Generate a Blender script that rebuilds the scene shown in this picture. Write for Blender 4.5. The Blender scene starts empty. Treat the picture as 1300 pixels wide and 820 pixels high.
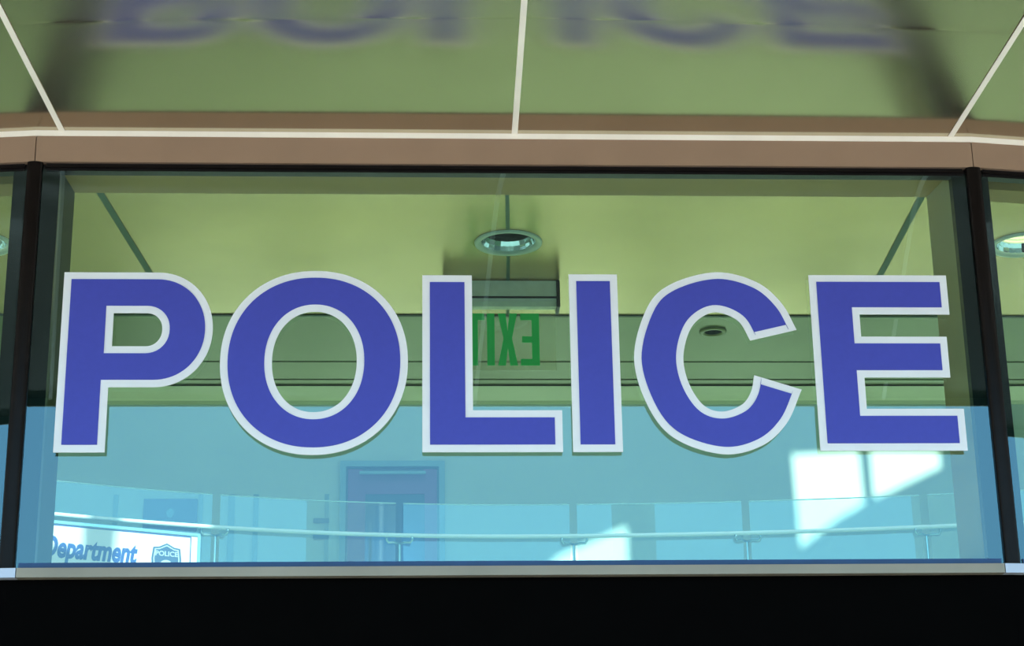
import bpy, bmesh, math
from mathutils import Vector, Matrix
C = bpy.context.scene.collection
sc = bpy.context.scene
PI = math.pi

# ------------------------------------------------------------------ helpers
def lin(r, g, b):
    f = lambda c: (c / 12.92 if c <= .04045 else ((c + .055) / 1.055) ** 2.4)
    return (f(r / 255), f(g / 255), f(b / 255), 1)

def tag(o, label=None, cat=None, group=None, kind=None):
    if label: o['label'] = label
    if cat: o['category'] = cat
    if group: o['group'] = group
    if kind: o['kind'] = kind
    return o

def empty(name, loc, parent=None):
    o = bpy.data.objects.new(name, None); C.objects.link(o); o.location = loc
    o.empty_display_size = .05
    if parent: o.parent = parent
    return o

def world_loc(o):
    v = Vector((0, 0, 0))
    while o is not None:
        v += o.location; o = o.parent
    return v

def link(name, me, mat, parent=None, smooth=False):
    """mesh is written in world coordinates; keep it there under its parent"""
    o = bpy.data.objects.new(name, me); C.objects.link(o)
    if parent:
        off = world_loc(parent)
        me.transform(Matrix.Translation(-off)); o.parent = parent
    me.materials.clear(); me.materials.append(mat)
    if smooth:
        for p in me.polygons: p.use_smooth = True
    return o

class MB:
    def __init__(s): s.bm = bmesh.new()
    def box(s, x0, x1, y0, y1, z0, z1):
        v = [s.bm.verts.new(p) for p in ((x0,y0,z0),(x1,y0,z0),(x1,y1,z0),(x0,y1,z0),(x0,y0,z1),(x1,y0,z1),(x1,y1,z1),(x0,y1,z1))]
        for f in ((3,2,1,0),(4,5,6,7),(0,1,5,4),(1,2,6,5),(2,3,7,6),(3,0,4,7)): s.bm.faces.new([v[i] for i in f])
        return s
    def prism(s, pts, z0, z1):
        """vertical prism from a plan outline (x,y)"""
        a = [s.bm.verts.new((x, y, z0)) for x, y in pts]; b = [s.bm.verts.new((x, y, z1)) for x, y in pts]
        n = len(pts)
        s.bm.faces.new(a[::-1]); s.bm.faces.new(b)
        for i in range(n): s.bm.faces.new((a[i], a[(i+1) % n], b[(i+1) % n], b[i]))
        return s
    def tube(s, pts, r, n=12, cap=True):
        pts = [Vector(p) for p in pts]; rings = []
        rs = r if isinstance(r, (list, tuple)) else [r] * len(pts)
        for i, p in enumerate(pts):
            t = (pts[min(i+1, len(pts)-1)] - pts[max(i-1, 0)]).normalized()
            u = t.cross(Vector((0, 0, 1)))
            if u.length < 1e-3: u = t.cross(Vector((1, 0, 0)))
            u.normalize(); w = t.cross(u)
            rings.append([s.bm.verts.new(p + (u*math.cos(2*PI*k/n) + w*math.sin(2*PI*k/n)) * rs[i]) for k in range(n)])
        for a, b in zip(rings, rings[1:]):
            for k in range(n): s.bm.faces.new((a[k], a[(k+1) % n], b[(k+1) % n], b[k]))
        if cap: s.bm.faces.new(rings[0][::-1]); s.bm.faces.new(rings[-1])
        return s
    def lathe(s, cx, cy, prof, n=48, cap=None):
        rings = [[s.bm.verts.new((cx + r*math.cos(2*PI*k/n), cy + r*math.sin(2*PI*k/n), z)) for k in range(n)] for r, z in prof]
        for a, b in zip(rings, rings[1:]):
            for k in range(n): s.bm.faces.new((a[k], a[(k+1) % n], b[(k+1) % n], b[k]))
        if cap == 'end': s.bm.faces.new(rings[-1])
        return s
    def quad(s, *p):
        s.bm.faces.new([s.bm.verts.new(q) for q in p]); return s
    def grid(s, fn, nx, ny):
        V = [[s.bm.verts.new(fn(i/nx, j/ny)) for j in range(ny+1)] for i in range(nx+1)]
        for i in range(nx):
            for j in range(ny): s.bm.faces.new((V[i][j], V[i][j+1], V[i+1][j+1], V[i+1][j]))
        return s
    def bevel(s, w, seg=2):
        bmesh.ops.bevel(s.bm, geom=list(s.bm.edges), offset=w, segments=seg, affect='EDGES', clamp_overlap=True); return s
    def build(s, name, mat, parent=None, smooth=False, normals=True):
        if normals: bmesh.ops.recalc_face_normals(s.bm, faces=s.bm.faces)
        me = bpy.data.meshes.new(name); s.bm.to_mesh(me); s.bm.free()
        return link(name, me, mat, parent, smooth)

def flat_mesh(loops, depth, fn):
    """filled 2-D outline with holes, extruded by depth; fn maps (u, v, w) to the world, w from 0 to depth"""
    cu = bpy.data.curves.new('outline', 'CURVE'); cu.dimensions = '2D'; cu.fill_mode = 'BOTH'; cu.extrude = max(depth, 1e-5)/2
    for lp in loops:
        sp = cu.splines.new('POLY'); sp.points.add(len(lp)-1); sp.use_cyclic_u = True
        for p, q in zip(sp.points, lp): p.co = (q[0], q[1], 0, 1)
    ob = bpy.data.objects.new('outline', cu); C.objects.link(ob)
    dg = bpy.context.evaluated_depsgraph_get(); dg.update()
    me = bpy.data.meshes.new_from_object(ob.evaluated_get(dg))
    bpy.data.objects.remove(ob); bpy.data.curves.remove(cu)
    for v in me.vertices: v.co = fn(v.co.x, v.co.y, v.co.z + depth/2)
    bm = bmesh.new(); bm.from_mesh(me); bmesh.ops.remove_doubles(bm, verts=bm.verts, dist=1e-5)
    bmesh.ops.recalc_face_normals(bm, faces=bm.faces); bm.to_mesh(me); bm.free()
    return me

def text_mesh(body, size, fn, shear=0, bold=0, space=1, depth=.002, align='LEFT', sx=1):
    cu = bpy.data.curves.new('lettering', 'FONT'); cu.body = body; cu.size = size; cu.shear = shear; cu.offset = bold
    cu.space_character = space; cu.align_x = align; cu.resolution_u = 4; cu.extrude = depth/2
    ob = bpy.data.objects.new('lettering', cu); C.objects.link(ob)
    dg = bpy.context.evaluated_depsgraph_get(); dg.update()
    me = bpy.data.meshes.new_from_object(ob.evaluated_get(dg))
    bpy.data.objects.remove(ob); bpy.data.curves.remove(cu)
    for v in me.vertices: v.co = fn(v.co.x * sx, v.co.y, v.co.z)
    bm = bmesh.new(); bm.from_mesh(me); bmesh.ops.remove_doubles(bm, verts=bm.verts, dist=1e-6)
    bmesh.ops.recalc_face_normals(bm, faces=bm.faces); bm.to_mesh(me); bm.free()
    return me

def offset(loop, d):
    """move a closed outline sideways by d, to the left of its direction"""
    n = len(loop); out = []
    for i in range(n):
        a, b, c = Vector(loop[i-1]), Vector(loop[i]), Vector(loop[(i+1) % n])
        t1 = (b-a).normalized(); t2 = (c-b).normalized()
        n1 = Vector((-t1.y, t1.x)); n2 = Vector((-t2.y, t2.x)); m = n1 + n2
        m = m / max(.25, 1 + n1.dot(n2))
        out.append(tuple(b + m*d))
    return out

def area2(lp): return sum(lp[i-1][0]*lp[i][1] - lp[i][0]*lp[i-1][1] for i in range(len(lp)))
def ccw(lp): return lp if area2(lp) > 0 else lp[::-1]
def ellipse(cx, cy, a, b, p=2.0, n=96, t0=0, t1=2*PI, closed=True):
    pts = []
    for k in range(n + (0 if closed else 1)):
        t = t0 + (t1-t0)*k/n; c, s = math.cos(t), math.sin(t)
        pts.append((cx + a*math.copysign(abs(c)**(2/p), c), cy + b*math.copysign(abs(s)**(2/p), s)))
    return pts
def spline(pts, sub=8):
    """open Catmull-Rom through pts"""
    P = [Vector(p) for p in pts]; P = [2*P[0]-P[1]] + P + [2*P[-1]-P[-2]]; out = []
    for i in range(1, len(P)-2):
        for k in range(sub):
            t = k/sub; a, b, c, d = P[i-1], P[i], P[i+1], P[i+2]
            out.append(tuple(.5*((2*b) + (c-a)*t + (2*a-5*b+4*c-d)*t*t + (3*b-a-3*c+d)*t**3)))
    out.append(tuple(P[-2])); return out

# ------------------------------------------------------------------ materials
def mat(name, col, rough=.5, metal=0, noise=0, nscale=8, bump=0, bscale=20, emit=0, spec=.5, coat=0):
    m = bpy.data.materials.new(name); m.use_nodes = True; nt = m.node_tree; b = nt.nodes['Principled BSDF']
    b.inputs['Roughness'].default_value = rough; b.inputs['Metallic'].default_value = metal
    b.inputs['Specular IOR Level'].default_value = spec; b.inputs['Coat Weight'].default_value = coat
    tc = nt.nodes.new('ShaderNodeTexCoord')
    n = nt.nodes.new('ShaderNodeTexNoise'); n.inputs['Scale'].default_value = nscale; n.inputs['Detail'].default_value = 4
    nt.links.new(tc.outputs['Object'], n.inputs['Vector'])
    mr = nt.nodes.new('ShaderNodeMapRange'); mr.inputs['From Min'].default_value = .3; mr.inputs['From Max'].default_value = .7
    mr.inputs['To Min'].default_value = 1-noise; mr.inputs['To Max'].default_value = 1+noise
    nt.links.new(n.outputs['Fac'], mr.inputs['Value'])
    hs = nt.nodes.new('ShaderNodeHueSaturation'); hs.inputs['Color'].default_value = col
    nt.links.new(mr.outputs['Result'], hs.inputs['Value']); nt.links.new(hs.outputs['Color'], b.inputs['Base Color'])
    if bump:
        n2 = nt.nodes.new('ShaderNodeTexNoise'); n2.inputs['Scale'].default_value = bscale; n2.inputs['Detail'].default_value = 2
        nt.links.new(tc.outputs['Object'], n2.inputs['Vector'])
        bp = nt.nodes.new('ShaderNodeBump'); bp.inputs['Strength'].default_value = bump; bp.inputs['Distance'].default_value = .01
        nt.links.new(n2.outputs['Fac'], bp.inputs['Height']); nt.links.new(bp.outputs['Normal'], b.inputs['Normal'])
    if emit:
        b.inputs['Emission Color'].default_value = col; b.inputs['Emission Strength'].default_value = emit
    return m

def glass(name, tint, refl, rcol=(1, 1, 1, 1), rough=0.0, dust=0):
    """thin sheet: tinted see-through plus mirror reflection"""
    m = bpy.data.materials.new(name); m.use_nodes = True; nt = m.node_tree; nt.nodes.clear()
    out = nt.nodes.new('ShaderNodeOutputMaterial'); mx = nt.nodes.new('ShaderNodeMixShader')
    t = nt.nodes.new('ShaderNodeBsdfTransparent'); g = nt.nodes.new('ShaderNodeBsdfGlossy')
    t.inputs['Color'].default_value = tint; g.inputs['Color'].default_value = rcol; g.inputs['Roughness'].default_value = rough
    ge = nt.nodes.new('ShaderNodeNewGeometry'); dt = nt.nodes.new('ShaderNodeVectorMath'); dt.operation = 'DOT_PRODUCT'
    nt.links.new(ge.outputs['Incoming'], dt.inputs[0]); nt.links.new(ge.outputs['Normal'], dt.inputs[1])
    prev = dt.outputs['Value']
    for op, v0, v1 in (('ABSOLUTE', None, None), ('SUBTRACT', 1, None), ('POWER', None, 5), ('MULTIPLY_ADD', None, 1-refl)):   # Schlick, same from both sides
        n_ = nt.nodes.new('ShaderNodeMath'); n_.operation = op; n_.use_clamp = True
        if op == 'SUBTRACT': n_.inputs[0].default_value = v0; nt.links.new(prev, n_.inputs[1])
        else:
            nt.links.new(prev, n_.inputs[0])
            if v1 is not None: n_.inputs[1].default_value = v1
        if op == 'MULTIPLY_ADD': n_.inputs[2].default_value = refl
        prev = n_.outputs[0]
    nt.links.new(prev, mx.inputs[0])
    nt.links.new(t.outputs[0], mx.inputs[1]); nt.links.new(g.outputs[0], mx.inputs[2]); nt.links.new(mx.outputs[0], out.inputs[0])
    return m

M = dict(
    soffit = mat('champagne_metal_panel', lin(196, 186, 162), .13, .93, .05, 2.5, .03, 3),
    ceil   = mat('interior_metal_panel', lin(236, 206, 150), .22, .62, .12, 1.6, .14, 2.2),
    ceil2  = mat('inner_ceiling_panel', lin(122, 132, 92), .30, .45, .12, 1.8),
    joint  = mat('pale_joint_sealant', lin(255, 246, 228), .6, 0, .05),
    joint2 = mat('ceiling_joint_grey', lin(96, 124, 106), .6, 0, .05),
    fascia = mat('brown_fascia_metal', lin(160, 132, 108), .42, .25, .05, 5),
    black  = mat('black_anodised_frame', (.008, .007, .007, 1), .28, .0, .1, 20, spec=.15),
    bronze = mat('dark_bronze_post', (.006, .004, .0035, 1), .3, .0, .2, 30, spec=.12),
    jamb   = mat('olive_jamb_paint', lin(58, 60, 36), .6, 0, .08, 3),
    jamb_r = mat('grey_jamb_paint', lin(220, 194, 160), .6, 0, .08, 3),  # right jamb: colour lightened to stand in for light falling on it
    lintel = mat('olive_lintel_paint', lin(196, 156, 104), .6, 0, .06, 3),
    sill   = mat('grey_sill_metal', lin(146, 138, 122), .45, .3, .10, 4),
    sillb  = mat('grey_corner_metal', lin(186, 192, 205), .4, .3, .04, 4),
    spandrel = mat('black_spandrel', (.0015, .0015, .0015, 1), .9, 0, .1, spec=0.02),
    white  = mat('white_letter_border', lin(232, 238, 240), .5, 0, .01),
    blue   = mat('violet_blue_letter_face', lin(68, 76, 177), .42, 0, .025, 60, spec=.25),
    wallb  = mat('pale_back_wall', lin(206, 226, 214), .8, 0, .04, 1.2),
    wall   = mat('lobby_wall', lin(190, 205, 190), .8, 0, .05, 1.5),
    dark   = mat('dark_wall', lin(70, 80, 70), .8, 0, .05, 1.5),
    floor  = mat('lobby_floor', lin(170, 186, 150), .5, 0, .12, 1.2),
    ground = mat('pale_paving', lin(226, 229, 234), .9, 0, .1, 3, .1, 60),
    road   = mat('dark_asphalt', lin(58, 60, 56), .9, 0, .15, 6, .1, 80),
    pave   = mat('grey_pavers', lin(92, 90, 80), .9, 0, .12, 4, .1, 60),
    chrome = mat('chrome_reflector', (.85, .88, .85, 1), .06, 1),
    ring   = mat('pale_trim_ring', lin(226, 240, 230), .35, .0),
    baffle = mat('dark_baffle', lin(60, 74, 62), .5, .4),
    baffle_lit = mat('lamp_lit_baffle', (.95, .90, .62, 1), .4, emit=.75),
    navy   = mat('dark_blue_frame_bead', lin(22, 62, 112), .3, 0, .08, 20, spec=.4),  # blue of the reflected sky painted into the bottom frame
    bulb   = mat('lit_bulb', (1, .92, .70, 1), .4, emit=4.0),
    bulb_off = mat('unlit_lens', lin(90, 104, 92), .3, .3),
    alu    = mat('brushed_aluminium', lin(250, 250, 240), .4, .0, .06, 40),
    acryl  = glass('clear_acrylic', (.93, .95, .92, 1), .05),
    green  = mat('exit_green', (.004, .42, .07, 1), .5, emit=.4),
    steel  = mat('satin_steel', lin(170, 205, 215), .25, .85),
    rail   = mat('satin_handrail', lin(214, 232, 234), .35, .1),
    dframe = mat('door_frame_paint', lin(140, 186, 205), .5, 0, .03),
    dleaf  = mat('mauve_door_leaf', lin(138, 96, 160), .55, 0, .05, 4),
    dglass = mat('door_vision_glass', lin(34, 90, 140), .12, .2, .12, 3),
    ddark  = mat('door_bar_paint', lin(62, 100, 140), .5),
    screen = mat('blue_poster', lin(34, 84, 150), .4, 0, .06, 6),
    emblem = mat('pale_emblem', lin(120, 176, 212), .5),
    plate  = mat('slate_plate', lin(84, 128, 156), .5),
    banner = mat('white_banner_vinyl', lin(206, 214, 214), .5, 0, .02, 3),
    bblue  = mat('banner_blue', lin(24, 62, 128), .5),
    badge  = mat('badge_slate', lin(48, 70, 100), .5),
    badge2 = mat('badge_silver', lin(160, 176, 190), .5),
    edge   = mat('soffit_edge_metal', lin(226, 236, 214), .5, 0, .03),
    panelw = mat('blue_wall_panel', lin(176, 216, 224), .6, 0, .03, 2),
)
G_MAIN = glass('coated_window_glass', (.46, .66, .60, 1), .13, (.36, .55, .64, 1))
G_RAIL = glass('railing_glass', (.74, .88, .93, 1), .085, (.8, .97, 1, 1))
nt = M['soffit'].node_tree; b = nt.nodes['Principled BSDF']; tg = nt.nodes.new('ShaderNodeTangent'); tg.direction_type = 'RADIAL'; tg.axis = 'X'
b.inputs['Anisotropic'].default_value = .9; b.inputs['Anisotropic Rotation'].default_value = .25; b.inputs['Roughness'].default_value = .17
nt.links.new(tg.outputs[0], b.inputs['Tangent'])
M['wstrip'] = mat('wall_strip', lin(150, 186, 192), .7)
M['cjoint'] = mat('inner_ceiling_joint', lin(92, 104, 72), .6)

# ------------------------------------------------------------------ measures (eye level is z = 0)
GZ = -1.6                     # ground
ZS, ZH = 2.28, 2.19           # soffit, underside of fascia
ZB, ZT = 1.057, 2.172         # glass
XL, XR = -1.046, 1.600        # corners of the glazed bay
SL, SR = .115, .140           # how the neighbouring bays fall back per metre
ED = 2.57                     # inner ceiling edge
EO, ZE = 3.55, 2.565          # outer soffit edge: distance out, height
def yf(x):                    # plan line of the facade
    return (XL-x)*SL if x < XL else ((x-XR)*SR if x > XR else 0)
X0, X1 = -5.2, 5.8

# ------------------------------------------------------------------ ground, lobby shell
tag(MB().box(-40, 40, -10.5, -4.2, GZ-.1, GZ).build('ground', M['ground']), kind='structure')
tag(MB().box(-40, 40, -4.2, -.2, GZ-.1, GZ).build('pavement', M['pave']), kind='structure')  # dark band added to weaken the sunlit ground mirrored in the soffit
tag(MB().box(-60, 60, -60, -10.5, GZ-.2, GZ-.08).build('road', M['road']), kind='structure')  # unseen dark ground added to keep the mirrored soffit dark
tag(MB().box(-7.2, 8.2, -.2, 13.2, GZ-.1, GZ).build('floor', M['floor']), kind='structure')
tag(MB().box(-7.2, 8.2, 13, 13.2, GZ, 13).build('wall_back', M['wallb']), kind='structure')
tag(MB().box(-7.2, -7, 2.72, 13, GZ, 13).build('wall_left', M['wall']), kind='structure')
tag(MB().box(8, 8.2, 2.72, 13, GZ, 13).build('wall_right', M['wall']), kind='structure')
tag(MB().box(-7.2, 8.2, 2.5, 13.2, 13, 13.2).build('ceiling', M['wall']), kind='structure')
# unseen clerestory wall above the low ceiling; openings cut to shape the sun patches
SD = Vector((.22, 1, -.62))
def back(x, y, z, yw=2.62): k = (y-yw)/SD.y; return (x-SD.x*k, z-SD.z*k)
p1 = [(3.70, 4.86), (4.375, 4.90), (4.385, 4.30), (4.10, 4.14), (3.72, 3.86)]
p2 = [(4.465, 4.90), (5.172, 4.89), (5.168, 4.67), (4.47, 4.34)]
p3 = [(2.08, 4.17), (2.08, 3.60), (1.10, 3.60), (1.40, 3.87)]
holes = [[back(x, 13, z) for x, z in p] for p in (p1, p2, p3)]
holes += [[back(x, 9.3, z) for x, z in p] for p in ([(-3.3, 3.62), (-2.37, 3.62), (-2.36, 2.9), (-3.3, 2.9)],
                                                     [(-2.16, 3.62), (-1.58, 3.62), (-1.5, 2.9), (-2.2, 2.9)])]
k = 0
for xa in (-4.6, -2.95, -1.3, .35, 2.0, 3.65): holes.append([(xa, 4.3), (xa+1.42, 4.3), (xa+1.42, 6.4), (xa, 6.4)])
outer = [(-7.2, 2.30), (8.2, 2.30), (8.2, 13), (-7.2, 13)]
me = flat_mesh([outer] + holes, .12, lambda u, v, w: (u, 2.60+w, v))
tag(link('wall_front', me, M['wall']), kind='structure')
# gallery slab with its front edge following the railing
def ry(x): return 10 - .066*(x-.85)**2*(1 if x < .85 else .42)
xs = [-7 + 15*i/40 for i in range(41)]
slab = [(x, ry(x)-.12) for x in xs] + [(8, 13), (-7, 13)]
tag(MB().prism(slab, 2.15, 2.45).build('floor_gallery', M['wall']), kind='structure')
tag(MB().box(-7, 8, 12.0, 12.2, GZ, 2.15).build('wall_back_lower', M['wall']), kind='structure')

# ------------------------------------------------------------------ outside soffit
so = tag(empty('soffit', (.3, -1.2, ZS)), kind='structure')
jx = [-4.75, -3.49, -2.235, -.975, .291, 1.540, 2.79, 4.04, 5.3]
def zsof(x, y):
    """the soffit climbs away from the facade, then levels out towards its edge"""
    d = max(0, yf(x)-y); sl = .255 + .022*min(abs(x-.3)/1.27, 1.3)
    if d < .75: return ZS + sl*d
    e = min(d-.75, .6)
    return ZS + sl*(.75 + e - e*e/1.2)
def fan(x, d): return x + .150*(x-.29)*d      # the sheets widen outwards
def panel(x0, x1, y0f, y1, bow):
    def fn(a, b):
        x = x0 + (x1-x0)*a; y0 = y0f(x); y = y0 + (y1-y0)*b**1.5; x = fan(x, y0-y)
        return (x, y, zsof(x, y) + bow*math.sin(PI*a)*math.sin(PI*min(1, (y0-y)/1.2)))
    return fn
for a, b in zip(jx, jx[1:]):
    MB().grid(panel(a+.007, b-.007, lambda x: yf(x)-.012, -EO, -.002), 24, 80).build('soffit_panel', M['soffit'], so, smooth=True)
for x in jx[1:-1]:
    def z_at(y): return zsof(x, y) - .002
    m = MB()
    y0 = yf(x)-.01
    n = 80
    for i in range(n):
        ya = y0 + (-EO-y0)*(i/n)**1.5; yb = y0 + (-EO-y0)*((i+1)/n)**1.5
        fa, fb = fan(x, y0-ya), fan(x, y0-yb)
        m.quad((fa-.0085, ya, z_at(ya)), (fa+.0085, ya, z_at(ya)), (fb+.0085, yb, z_at(yb)), (fb-.0085, yb, z_at(yb)))
    m.build('panel_joint', M['joint'], so)
# canopy top and rounded outer edge
tag(MB().box(X0, X1, -EO-.02, 2.6, ZE+.05, ZE+.3).build('canopy_roof', M['fascia']), kind='structure')
m = MB()
n = 10
prof = [(-EO - .10*math.sin(PI*i/n), ZE+.09-.115*math.cos(PI*i/n)) for i in range(n+1)]
m.grid(lambda a, b: (X0+(X1-X0)*a, *prof[round(b*n)]), 1, n).build('trim_1', M['edge'], smooth=True)
tag(bpy.data.objects['trim_1'], kind='structure')

# ------------------------------------------------------------------ facade: fascia, frames, glass, sill
cuts = [X0, XL, XR, X1]
def strip(xa, xb, ya, yb, z0, z1, name, mt, parent=None, gap=.0):
    """a length of profile that runs along the facade line; ya, yb are offsets from it"""
    p = [(xa+gap, yf(xa+gap)+ya), (xb-gap, yf(xb-gap)+ya), (xb-gap, yf(xb-gap)+yb), (xa+gap, yf(xa+gap)+yb)]
    return MB().prism(p, z0, z1).build(name, mt, parent)
for i, (a, b) in enumerate(zip(cuts, cuts[1:])):
    tag(strip(a, b, -.014, .05, ZH, ZS-.012, 'trim_fascia', M['fascia'], gap=.0012), kind='structure')
    tag(strip(a, b, -.016, .05, ZS-.012, ZS+.01, 'trim_light_strip', M['joint']), kind='structure')
    w = tag(strip(a, b, -.002, .03, ZT-.004, ZH, 'window_%d' % (i+1), M['black'], gap=.03), kind='structure')   # head of the frame
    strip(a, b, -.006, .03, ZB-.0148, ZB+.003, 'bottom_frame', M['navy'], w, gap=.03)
    xa = a + (.021 if i > 0 else 0); xb = b - (.021 if i < 2 else 0)
    MB().quad((xa, yf(xa)-.001, ZB-.0145), (xb, yf(xb)-.001, ZB-.0145), (xb, yf(xb)-.001, ZT), (xa, yf(xa)-.001, ZT)).build('pane', G_MAIN, w)
    # thin gasket bead under the head
    strip(a, b, -.009, -.002, ZT+.004, ZT+.008, 'gasket', M['bronze'], w, gap=.03)
    g = .022
    tag(strip(a, b, -.03, .03, 1.017, ZB-.015, 'sill', M['sill'], gap=.03 if i == 1 else .03), kind='structure')
for x, s in ((XL, -1), (XR, 1)):
    p = MB().prism([(x-.028, yf(x-.028)-.03), (x+.028, yf(x+.028)-.03), (x+.028, .03), (x-.028, .03)], 1.017, ZB-.015)
    tag(p.build('sill_corner', M['sillb']), kind='structure')
    # corner post outside the glass, and the frame and jamb behind it
    m = MB(); n = 10
    w = .021
    pts = [(x-w, yf(x-w)), (x-w, -.008)] + [(x-w*math.cos(PI*i/n), -.008-.010*math.sin(PI*i/n)) for i in range(1, n)] + [(x+w, -.008), (x+w, yf(x+w)), (x+w, .03), (x-w, .03)]
    po = tag(m.prism(pts, ZB-.015, ZH).build('mullion', M['bronze']), kind='structure')
    MB().box(x-.060, x+.068 if s < 0 else x+.045, .008, .0385, ZB-.01, ZH).build('mullion_frame', M['black'], po)
    MB().box(x-.047 if s > 0 else x+.042, x-.041 if s > 0 else x+.050, .010, .03, ZB, ZT).build('mullion_bead', M['bronze'], po)
# dark spandrel under the sill
for a, b in zip(cuts, cuts[1:]):
    tag(strip(a, b, .0, .12, GZ, 1.017, 'wall_front_lower', M['spandrel']), kind='structure')
# window reveal inside
JL, JR = -.985, 1.545
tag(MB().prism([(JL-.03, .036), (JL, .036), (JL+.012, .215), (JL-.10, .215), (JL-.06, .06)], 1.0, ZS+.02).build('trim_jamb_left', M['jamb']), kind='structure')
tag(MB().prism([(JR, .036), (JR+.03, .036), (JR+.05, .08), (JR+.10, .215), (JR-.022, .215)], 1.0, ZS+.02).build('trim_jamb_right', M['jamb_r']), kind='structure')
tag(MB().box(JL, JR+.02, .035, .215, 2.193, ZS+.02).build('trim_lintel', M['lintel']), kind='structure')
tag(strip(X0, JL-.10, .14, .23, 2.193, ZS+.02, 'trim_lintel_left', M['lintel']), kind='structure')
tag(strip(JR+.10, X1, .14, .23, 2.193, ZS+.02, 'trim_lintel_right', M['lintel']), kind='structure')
tag(MB().box(JL, JR, .036, .2, .95, ZB-.012).build('trim_inner_sill', M['jamb']), kind='structure')

# ------------------------------------------------------------------ low ceiling inside
LIGHTS = [(.313, .815, 0), (-1.385, .842, 1), (2.005, .815, 1)]
RL = .092
hl = [ellipse(x, y, RL, RL, 2, 48) for x, y, _ in LIGHTS]
me = flat_mesh([[(X0, .04+yf(X0)), (XL, .04), (XR, .04), (X1, .04+yf(X1)), (X1, 1.525), (X0, 1.525)]] + hl, .004, lambda u, v, w: (u, v, ZS+w))
cl = tag(link('ceiling_low', me, M['ceil']), kind='structure')
for (xa, ya), (xb, yb), w in (((-.955, .20), (-.838, 1.525), .011), ((.279, .20), (.306, .70), .006), ((.318, .93), (.345, 1.525), .006), ((1.556, .20), (1.618, 1.525), .011)):
    MB().quad((xa-w, ya, ZS-.002), (xa+w, ya, ZS-.002), (xb+w, yb, ZS-.002), (xb-w, yb, ZS-.002)).build('panel_joint', M['joint2'], cl)
SP = (1.112, 1.70)
me = flat_mesh([[(X0, 1.54), (X1, 1.54), (X1, ED-.02), (X0, ED-.02)], ellipse(SP[0], SP[1], .034, .034, 2, 32)], .004, lambda u, v, w: (u, v, ZS-.002+w))
c2 = tag(link('ceiling_inner', me, M['ceil2']), kind='structure')
MB().box(X0, X1, 1.525, 1.54, ZS-.004, ZS+.02).build('shadow_gap', M['baffle'], c2)
for y in (2.07, 2.30): MB().box(X0, X1, y-.004, y+.004, ZS-.004, ZS).build('panel_joint', M['cjoint'], c2)
m = MB(); n = 10
prof = [(ED - .004 + .030*math.sin(PI*i/n), ZS+.022-.030*math.cos(PI*i/n)) for i in range(n+1)]
prof = [(ED-.20, ZS-.0078)] + prof
m.grid(lambda a, b: (X0+(X1-X0)*a, *prof[round(b*(n+1))]), 1, n+1).build('trim_2', M['edge'], smooth=True)
tag(bpy.data.objects['trim_2'], kind='structure')
tag(MB().box(X0, X1, 2.3, 2.6, ZS+.02, ZS+.06).build('trim_3', M['dark']), kind='structure')
# closing walls at the ends of the low ceiling
tag(MB().box(X0-.1, X0, .6, 2.72, GZ, ZS+.06).build('wall_lobby_left', M['wall']), kind='structure')
tag(MB().box(X1, X1+.1, .6, 2.72, GZ, ZS+.06).build('wall_lobby_right', M['wall']), kind='structure')

# ------------------------------------------------------------------ recessed downlights
def downlight(x, y, lit, label):
    t = tag(empty('downlight', (x, y, ZS)), label, 'ceiling light', 'round downlights in the low ceiling')
    MB().lathe(x, y, [(.110, ZS-.001), (.109, ZS-.006), (.100, ZS-.008), (.090, ZS-.005), (.087, ZS+.004)]).build('trim_ring', M['ring'], t, smooth=True)
    MB().lathe(x, y, [(.0875, ZS+.003), (.083, ZS+.018), (.077, ZS+.032)], 24).build('reflector', M['chrome'], t)
    m = MB(); r, z = .077, ZS+.032; pr = [(r, z)]
    for i in range(6): pr += [(r-.003, z+.003), (r-.003, z+.009)]; r -= .004; z += .011
    m.lathe(x, y, pr, 40).build('baffle', M['baffle'] if not lit else M['baffle_lit'], t)
    MB().lathe(x, y, [(r+.004, z-.002), (r*.7, z-.012), (.004, z-.018)], 32, 'end').build('bulb', M['bulb'] if lit else M['bulb_off'], t, smooth=True)
    return t
downlight(*LIGHTS[0], 'unlit round recessed downlight with chrome reflector, above the hanging EXIT sign')
downlight(*LIGHTS[1], 'lit round recessed downlight cut off at the left edge behind the left pane')
downlight(*LIGHTS[2], 'lit round recessed downlight behind the right pane, cut off by the right edge')
t = tag(empty('small_downlight', (SP[0], SP[1], ZS)), 'tiny round ceiling fitting seen through the opening of the letter C', 'ceiling light')
MB().lathe(SP[0], SP[1], [(.050, ZS-.003), (.049, ZS-.008), (.036, ZS-.010), (.032, ZS-.004)], 32).build('trim_ring', M['ceil2'], t, smooth=True)
MB().lathe(SP[0], SP[1], [(.032, ZS-.004), (.026, ZS+.02), (.004, ZS+.022)], 32, 'end').build('lens', M['baffle'], t, smooth=True)

# ------------------------------------------------------------------ hanging exit sign (reads from the lobby, so mirrored here)
EX, EY = .306, 1.2
t = tag(empty('exit_sign', (EX, EY, ZS)), 'hanging clear EXIT sign with green letters seen from behind, under the aluminium housing', 'exit sign')
m = MB()
pf = [(-.036, ZS-.004), (-.036, 2.225), (-.030, 2.203), (-.018, 2.190), (.018, 2.190), (.030, 2.203), (.036, 2.225), (.036, ZS-.004)]
hw = .187
A = [m.bm.verts.new((EX-hw, EY+a, b)) for a, b in pf]; B = [m.bm.verts.new((EX+hw, EY+a, b)) for a, b in pf]
m.bm.faces.new(A); m.bm.faces.new(B[::-1])
for i in range(len(pf)): m.bm.faces.new((A[i], A[(i+1) % len(pf)], B[(i+1) % len(pf)], B[i]))
ho = m.build('housing', M['alu'], t)
MB().box(EX-hw, EX+hw, EY-.039, EY-.035, 2.213, 2.219).build('groove', M['black'], ho)
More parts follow.
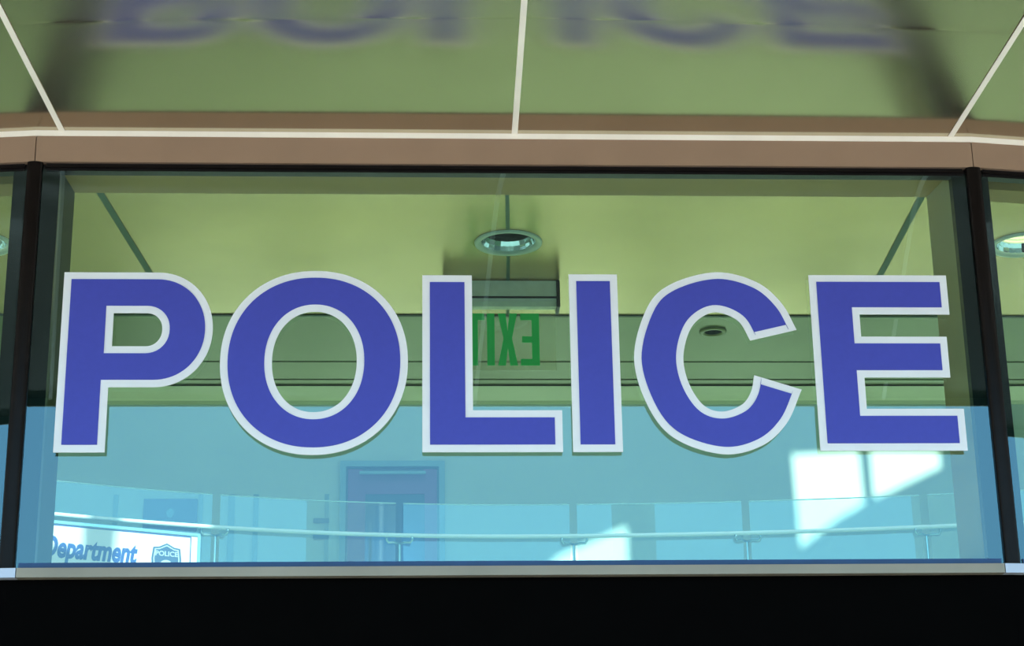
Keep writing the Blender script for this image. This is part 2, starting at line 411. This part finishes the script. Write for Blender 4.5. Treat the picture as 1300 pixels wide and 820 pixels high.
for s in (-1, 1):
    x = EX + s*hw
    MB().box(min(x, x+s*.012), max(x, x+s*.012), EY-.044, EY+.042, 2.180, ZS-.003).bevel(.002).build('end_cap', M['black'], t)
MB().box(EX-.184, EX+.184, EY-.003, EY+.003, 1.966, 2.195).build('panel', M['acryl'], t)
zb, zt, th = 1.983, 2.168, .0255
def bars(*b):
    m = MB()
    for x0, x1, z0, z1 in b: m.box(EX-x1, EX-x0, EY-.006, EY-.0035, z0, z1)
    return m
W = .064   # letter positions are written as read from the lobby side and mirrored by the minus sign
E0 = -.128
bars((E0, E0+th, zb, zt), (E0+th, E0+W, zt-th*.9, zt), (E0+th, E0+W*.92, (zb+zt)/2-.011, (zb+zt)/2+.011), (E0+th, E0+W, zb, zb+th*.9)).build('letter', M['green'], t)
xa = -.053
xo = [(0, 1), (.026, 1), (.0325, .66), (.039, 1), (.065, 1), (.047, .52), (.066, 0), (.040, 0), (.0325, .34), (.025, 0), (-.001, 0), (.018, .52)]
me = flat_mesh([[(-(xa+u), zb+v*(zt-zb)) for u, v in xo]], .0025, lambda u, v, w: (EX+u, EY-.006+w, v)); link('letter', me, M['green'], t)
bars((.024, .024+th, zb, zt)).build('letter', M['green'], t)
bars((.059, .127, zt-th*.9, zt), (.0805, .0805+th, zb, zt-th*.9)).build('letter', M['green'], t)

# ------------------------------------------------------------------ POLICE lettering on the window
def P_():
    o = [(-.943, 1.859), (-.69, 1.859)] + ellipse(-.69, 1.6955, .1535, .1635, 2.05, 40, PI/2, -PI/2, False)[1:-1] + [(-.69, 1.532), (-.8085, 1.532), (-.8085, 1.352), (-.943, 1.352)]
    h = [(-.8045, 1.742), (-.715, 1.742)] + ellipse(-.715, 1.6945, .043, .0475, 2.1, 20, PI/2, -PI/2, False)[1:-1] + [(-.715, 1.647), (-.8045, 1.647)]
    return [o, h]
def O_(): return [ellipse(-.2615, 1.6045, .2525, .2605, 2.12, 120), ellipse(-.261, 1.6045, .114, .1425, 2.12, 96)]
def L_(): return [[(.030, 1.8535), (.166, 1.8535), (.166, 1.467), (.406, 1.467), (.406, 1.351), (.030, 1.351)]]
def I_(): return [[(.433, 1.8575), (.567, 1.8575), (.567, 1.351), (.433, 1.351)]]
def C_():
    a = spline([(1.058, 1.697), (1.021, 1.774), (.955, 1.836), (.845, 1.865), (.719, 1.831), (.648, 1.762), (.606, 1.615), (.642, 1.472), (.713, 1.385), (.838, 1.344), (.942, 1.367), (1.014, 1.430), (1.061, 1.525)])
    b = spline([(.933, 1.566), (.922, 1.520), (.894, 1.482), (.839, 1.463), (.790, 1.481), (.754, 1.540), (.741, 1.612), (.757, 1.683), (.788, 1.727), (.838, 1.748), (.897, 1.723), (.928, 1.666)])
    return [a + b]
def E_(): return [[(1.101, 1.8575), (1.488, 1.8575), (1.488, 1.7425), (1.236, 1.7425), (1.236, 1.6775), (1.474, 1.6775), (1.474, 1.560), (1.236, 1.560), (1.236, 1.4705), (1.503, 1.4705), (1.503, 1.353), (1.101, 1.353)]]
YB = -.018
for ch, fn, where in (('P', P_, 'first at the left of the window lettering'), ('O', O_, 'closed ring right of the P'),
                      ('L', L_, 'standing in front of the EXIT sign'), ('I', I_, 'plain upright bar just right of the EXIT sign'),
                      ('C', C_, 'open curve between the I and the E'), ('E', E_, 'last at the right of the window lettering')):
    lo = fn()
    xs_ = [p[0] for p in lo[0]]; zs_ = [p[1] for p in lo[0]]
    t = tag(empty('sign_letter', ((min(xs_)+max(xs_))/2, YB, min(zs_))), 'violet-blue letter %s with white border, %s' % (ch, where), 'sign letter', 'POLICE lettering on the main window')
    loops = [ccw(lo[0])] + [ccw(h)[::-1] for h in lo[1:]]
    link('border', flat_mesh(loops, .004, lambda u, v, w: (u, YB-w, v)), M['white'], t)
    inner = [offset(l, .0205) for l in loops]
    link('face', flat_mesh(inner, .003, lambda u, v, w: (u, YB-.0035-w, v)), M['blue'], t)

# ------------------------------------------------------------------ gallery railing
ZR, ZF, ZHR = 3.636, 2.45, 3.365
rail = tag(empty('glass_railing', (.9, 10, ZF)), 'curved glass balustrade with steel posts and handrail on the upper gallery', 'railing')
px = [-5.75, -4.35, -2.92, -1.50, -.09, 1.29, 2.66, 4.05, 5.45, 6.85]
for a, b in zip(px, px[1:]):
    a2, b2 = a+.03, b-.03
    def fn(u, v, a2=a2, b2=b2): x = a2+(b2-a2)*u; return (x, ry(x), ZF+.02+(ZR-ZF-.02)*v)
    p = MB().grid(fn, 12, 1).build('glass_panel', G_RAIL, rail, smooth=True)
    m = MB(); m.tube([(a2+(b2-a2)*i/12, ry(a2+(b2-a2)*i/12), ZR) for i in range(13)], .005, 6).build('glass_edge', M['steel'], p)
for x in px[1:-1]:
    y = ry(x)
    p = MB().tube([(x, y, ZF), (x, y, ZHR-.05)], .011, 10).build('post', M['steel'], rail)
    for s in (-1, 1):
        MB().tube([(x, y-.0, ZHR-.055), (x+s*.05, y-.03, ZHR-.05), (x+s*.085, y-.045, ZHR-.055), (x+s*.10, y-.055, ZHR-.035), (x+s*.10, y-.06, ZHR-.012)], .010, 8).build('bracket', M['steel'], p, smooth=True)
MB().tube([(-6+13*i/60, ry(-6+13*i/60)-.06, ZHR) for i in range(61)], .017, 12).build('handrail', M['rail'], rail, smooth=True)

# ------------------------------------------------------------------ banner hung on the railing
bx0, bx1 = -3.6, -1.622
def bp(x, z, out=0.0):
    """point on the banner plane (a flat board leaning along the railing)"""
    y = 8.603 + .457*(x+3.6)
    return (x+out*.415, y-out*.91, z)
bt = tag(empty('banner', bp(-3.1, 2.5)), 'white police department banner in thin frame, hung on the gallery railing lower left', 'banner')
zt_, zb_ = 3.276, 2.50
def bquad(x0, x1, z0, z1, o0, o1):
    m = MB(); v = []
    for o in (o0, o1): v += [m.bm.verts.new(bp(x, z, o)) for x, z in ((x0, z0), (x1, z0), (x1, z1), (x0, z1))]
    for f in ((3,2,1,0),(4,5,6,7),(0,1,5,4),(1,2,6,5),(2,3,7,6),(3,0,4,7)): m.bm.faces.new([v[i] for i in f])
    return m
bquad(bx0, bx1, zb_, zt_, 0, .004).build('sheet', M['banner'], bt)
for a in ((bx0, bx1+.02, zt_, zt_+.022), (bx0, bx1+.02, zb_-.02, zb_), (bx1, bx1+.022, zb_, zt_), (bx0-.02, bx0, zb_, zt_)):
    bquad(*a, -.005, .012).build('frame', M['steel'], bt)
bquad(bx0, bx1-.05, zt_-.014, zt_-.006, .004, .006).build('border_line', M['bblue'], bt)
bquad(bx1-.050, bx1-.044, zb_, zt_-.006, .004, .006).build('border_line', M['bblue'], bt)
# lettering: only the word's end shows past the window jamb
me = text_mesh('Police Department', .215, lambda u, v, w: bp(-2.055+u, 3.032+v, .005+w), shear=.2, bold=.008, align='RIGHT', sx=.595)
link('lettering', me, M['bblue'], bt)
# badge
bc, bz = -1.838, 3.022
sh = [(-.095, .145), (-.055, .150), (0, .180), (.055, .150), (.095, .145)] + [(.105, .06), (.095, -.06), (.055, -.15), (0, -.19), (-.055, -.15), (-.095, -.06), (-.105, .06)]
bd = link('badge', flat_mesh([sh], .003, lambda u, v, w: bp(bc+u, bz+v, .005+w)), M['badge'], bt)
link('badge_ring', flat_mesh([offset(ccw(sh), .012), offset(ccw(sh), .020)[::-1]], .002, lambda u, v, w: bp(bc+u, bz+v, .008+w)), M['badge2'], bd)
link('badge_lettering', text_mesh('POLICE', .052, lambda u, v, w: bp(bc+u, bz+.082+v, .009+w), bold=.001, align='CENTER', sx=.95), M['badge2'], bd)
link('badge_seal', flat_mesh([ellipse(0, -.02, .058, .072)], .002, lambda u, v, w: bp(bc+u, bz+v, .008+w)), M['badge2'], bd)

# ------------------------------------------------------------------ gallery door and things on the back wall
d = tag(empty('door_1', (-.17, 13, ZF)), kind='structure')
fx0, fx1, fz = -.675, .322, 4.785
MB().box(fx0, fx0+.055, 12.94, 13, ZF, fz).box(fx1-.055, fx1, 12.94, 13, ZF, fz).box(fx0+.055, fx1-.055, 12.94, 13, fz-.055, fz).build('door_frame', M['dframe'], d)
MB().box(fx0+.055, fx0+.072, 12.955, 13, ZF, fz-.055).box(fx1-.072, fx1-.055, 12.955, 13, ZF, fz-.055).box(fx0+.072, fx1-.072, 12.955, 13, fz-.072, fz-.055).build('door_stop', M['ddark'], d)
lo = [(fx0+.074, ZF+.01), (fx1-.074, ZF+.01), (fx1-.074, fz-.076), (fx0+.074, fz-.076)]
ww = [(-.435, 2.75), (.130, 2.75), (.130, 4.465), (-.435, 4.465)]
lf = link('door_leaf', flat_mesh([lo, ww], .03, lambda u, v, w: (u, 12.965+w, v)), M['dleaf'], d)
MB().box(-.435, .130, 12.985, 12.99, 2.75, 4.465).build('vision_glass', M['dglass'], lf)
MB().box(-.145, -.085, 12.975, 12.985, 2.75, 4.465).box(-.40, -.37, 12.978, 12.985, 2.75, 4.20).box(-.435, .13, 12.978, 12.985, 4.36, 4.465).build('glazing_bar', M['ddark'], lf)
cz = 4.66
MB().box(-.49, .14, 12.90, 12.925, cz-.014, cz+.014).build('closer_arm', M['dframe'], lf)
MB().box(-.46, .12, 12.92, 12.965, cz+.005, cz+.035).build('closer_body', M['ddark'], lf)
t = tag(empty('wall_poster', (-2.27, 13, 4.2)), 'dark blue poster with a faint pale emblem on the wall above the banner', 'poster')
MB().box(-2.525, -2.02, 12.97, 13, 4.11, 4.425).bevel(.004).build('sheet', M['screen'], t)
link('emblem', flat_mesh([ellipse(-2.272, 4.285, .035, .045)], .003, lambda u, v, w: (u, 12.966+w, v)), M['emblem'], t)
for z0, z1, lb in ((4.185, 4.235, 'small slate wall plate left of the gallery door, upper of two'), (4.03, 4.085, 'small slate wall plate left of the gallery door, lower of two')):
    o = MB().box(-.925, -.775, 12.975, 13, z0, z1).bevel(.006).build('wall_plate', M['plate']); tag(o, lb, 'wall plate', 'small plates beside the gallery door')
for i, (x, w) in enumerate(((-2.79, .045), (-1.99, .04), (-1.70, .06), (-1.47, .05), (-.80, .04))):  # strips painted on the wall for reflections in the railing glass
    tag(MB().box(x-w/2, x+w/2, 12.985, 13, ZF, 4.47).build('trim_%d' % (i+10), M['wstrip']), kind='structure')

# ------------------------------------------------------------------ light
def lamp(name, kind, loc, energy, color=(1, 1, 1), **kw):
    l = bpy.data.lights.new(name, kind); l.energy = energy; l.color = color
    for k_, v in kw.items(): setattr(l, k_, v)
    o = bpy.data.objects.new(name, l); C.objects.link(o); o.location = loc; return o
sun = lamp('sun', 'SUN', (0, -10, 12), 15, (1, .97, .92), angle=math.radians(.55))
sun.rotation_euler = SD.to_track_quat('-Z', 'Y').to_euler()
def aim(o, to): o.rotation_euler = (Vector(to)-o.location).to_track_quat('-Z', 'Y').to_euler()
a = lamp('atrium_lamp', 'AREA', (1, 5.5, 11.5), 180, (.9, .97, 1), shape='RECTANGLE', size=9, size_y=3); aim(a, (.8, 12.5, 3.5))  # added fill without a fixture, brightens the back wall
a = lamp('lobby_lamp', 'AREA', (4.3, 5.2, 7), 690, (1, .93, .84), shape='RECTANGLE', size=4.5, size_y=4, spread=math.radians(105)); aim(a, (.3, 4.5, -1.6))  # added fill from no real source, lifts the floor and its bounce
for x, y, lit in LIGHTS:
    if lit:
        a = lamp('downlight_lamp', 'SPOT', (x, y, ZS+.05), 12, (1, .9, .65), spot_size=1.6, spot_blend=.5, shadow_soft_size=.03)

w = bpy.data.worlds.new('sky'); sc.world = w; w.use_nodes = True; nt = w.node_tree; bg = nt.nodes['Background']
tc = nt.nodes.new('ShaderNodeTexCoord'); sp = nt.nodes.new('ShaderNodeSeparateXYZ'); rp = nt.nodes.new('ShaderNodeValToRGB')
nt.links.new(tc.outputs['Generated'], sp.inputs[0]); nt.links.new(sp.outputs['Z'], rp.inputs[0]); nt.links.new(rp.outputs[0], bg.inputs[0])
e = rp.color_ramp.elements
e[0].position = 0; e[0].color = (.32, .35, .25, 1); e[1].position = .9; e[1].color = (.10, .25, .60, 1)
for p, c in ((.14, (.34, .37, .27, 1)), (.19, (1.7, 3.5, 4.7, 1)), (.30, (1.6, 3.3, 4.6, 1)), (.42, (.4, .6, 1.0, 1))):
    q = e.new(p); q.color = c
bg.inputs[1].default_value = 1.0

# ------------------------------------------------------------------ camera
cam = bpy.data.cameras.new('camera'); co = bpy.data.objects.new('camera', cam); C.objects.link(co); sc.camera = co
cam.sensor_width = 36; cam.lens = 36*2450.8/1300; cam.clip_end = 200
p, y, r = math.radians(18.984), math.radians(3.158), math.radians(-.9264)
fw = Vector((math.sin(y)*math.cos(p), math.cos(y)*math.cos(p), math.sin(p))); rt = Vector((math.cos(y), -math.sin(y), 0)); up = rt.cross(fw)
rt2 = math.cos(r)*rt + math.sin(r)*up; up2 = -math.sin(r)*rt + math.cos(r)*up
mw = Matrix((rt2, up2, -fw)).transposed().to_4x4(); mw.translation = Vector((0, -5, 0)); co.matrix_world = mw
sc.view_settings.view_transform = 'Standard'; sc.view_settings.look = 'None'; sc.view_settings.exposure = 0; sc.view_settings.gamma = 1
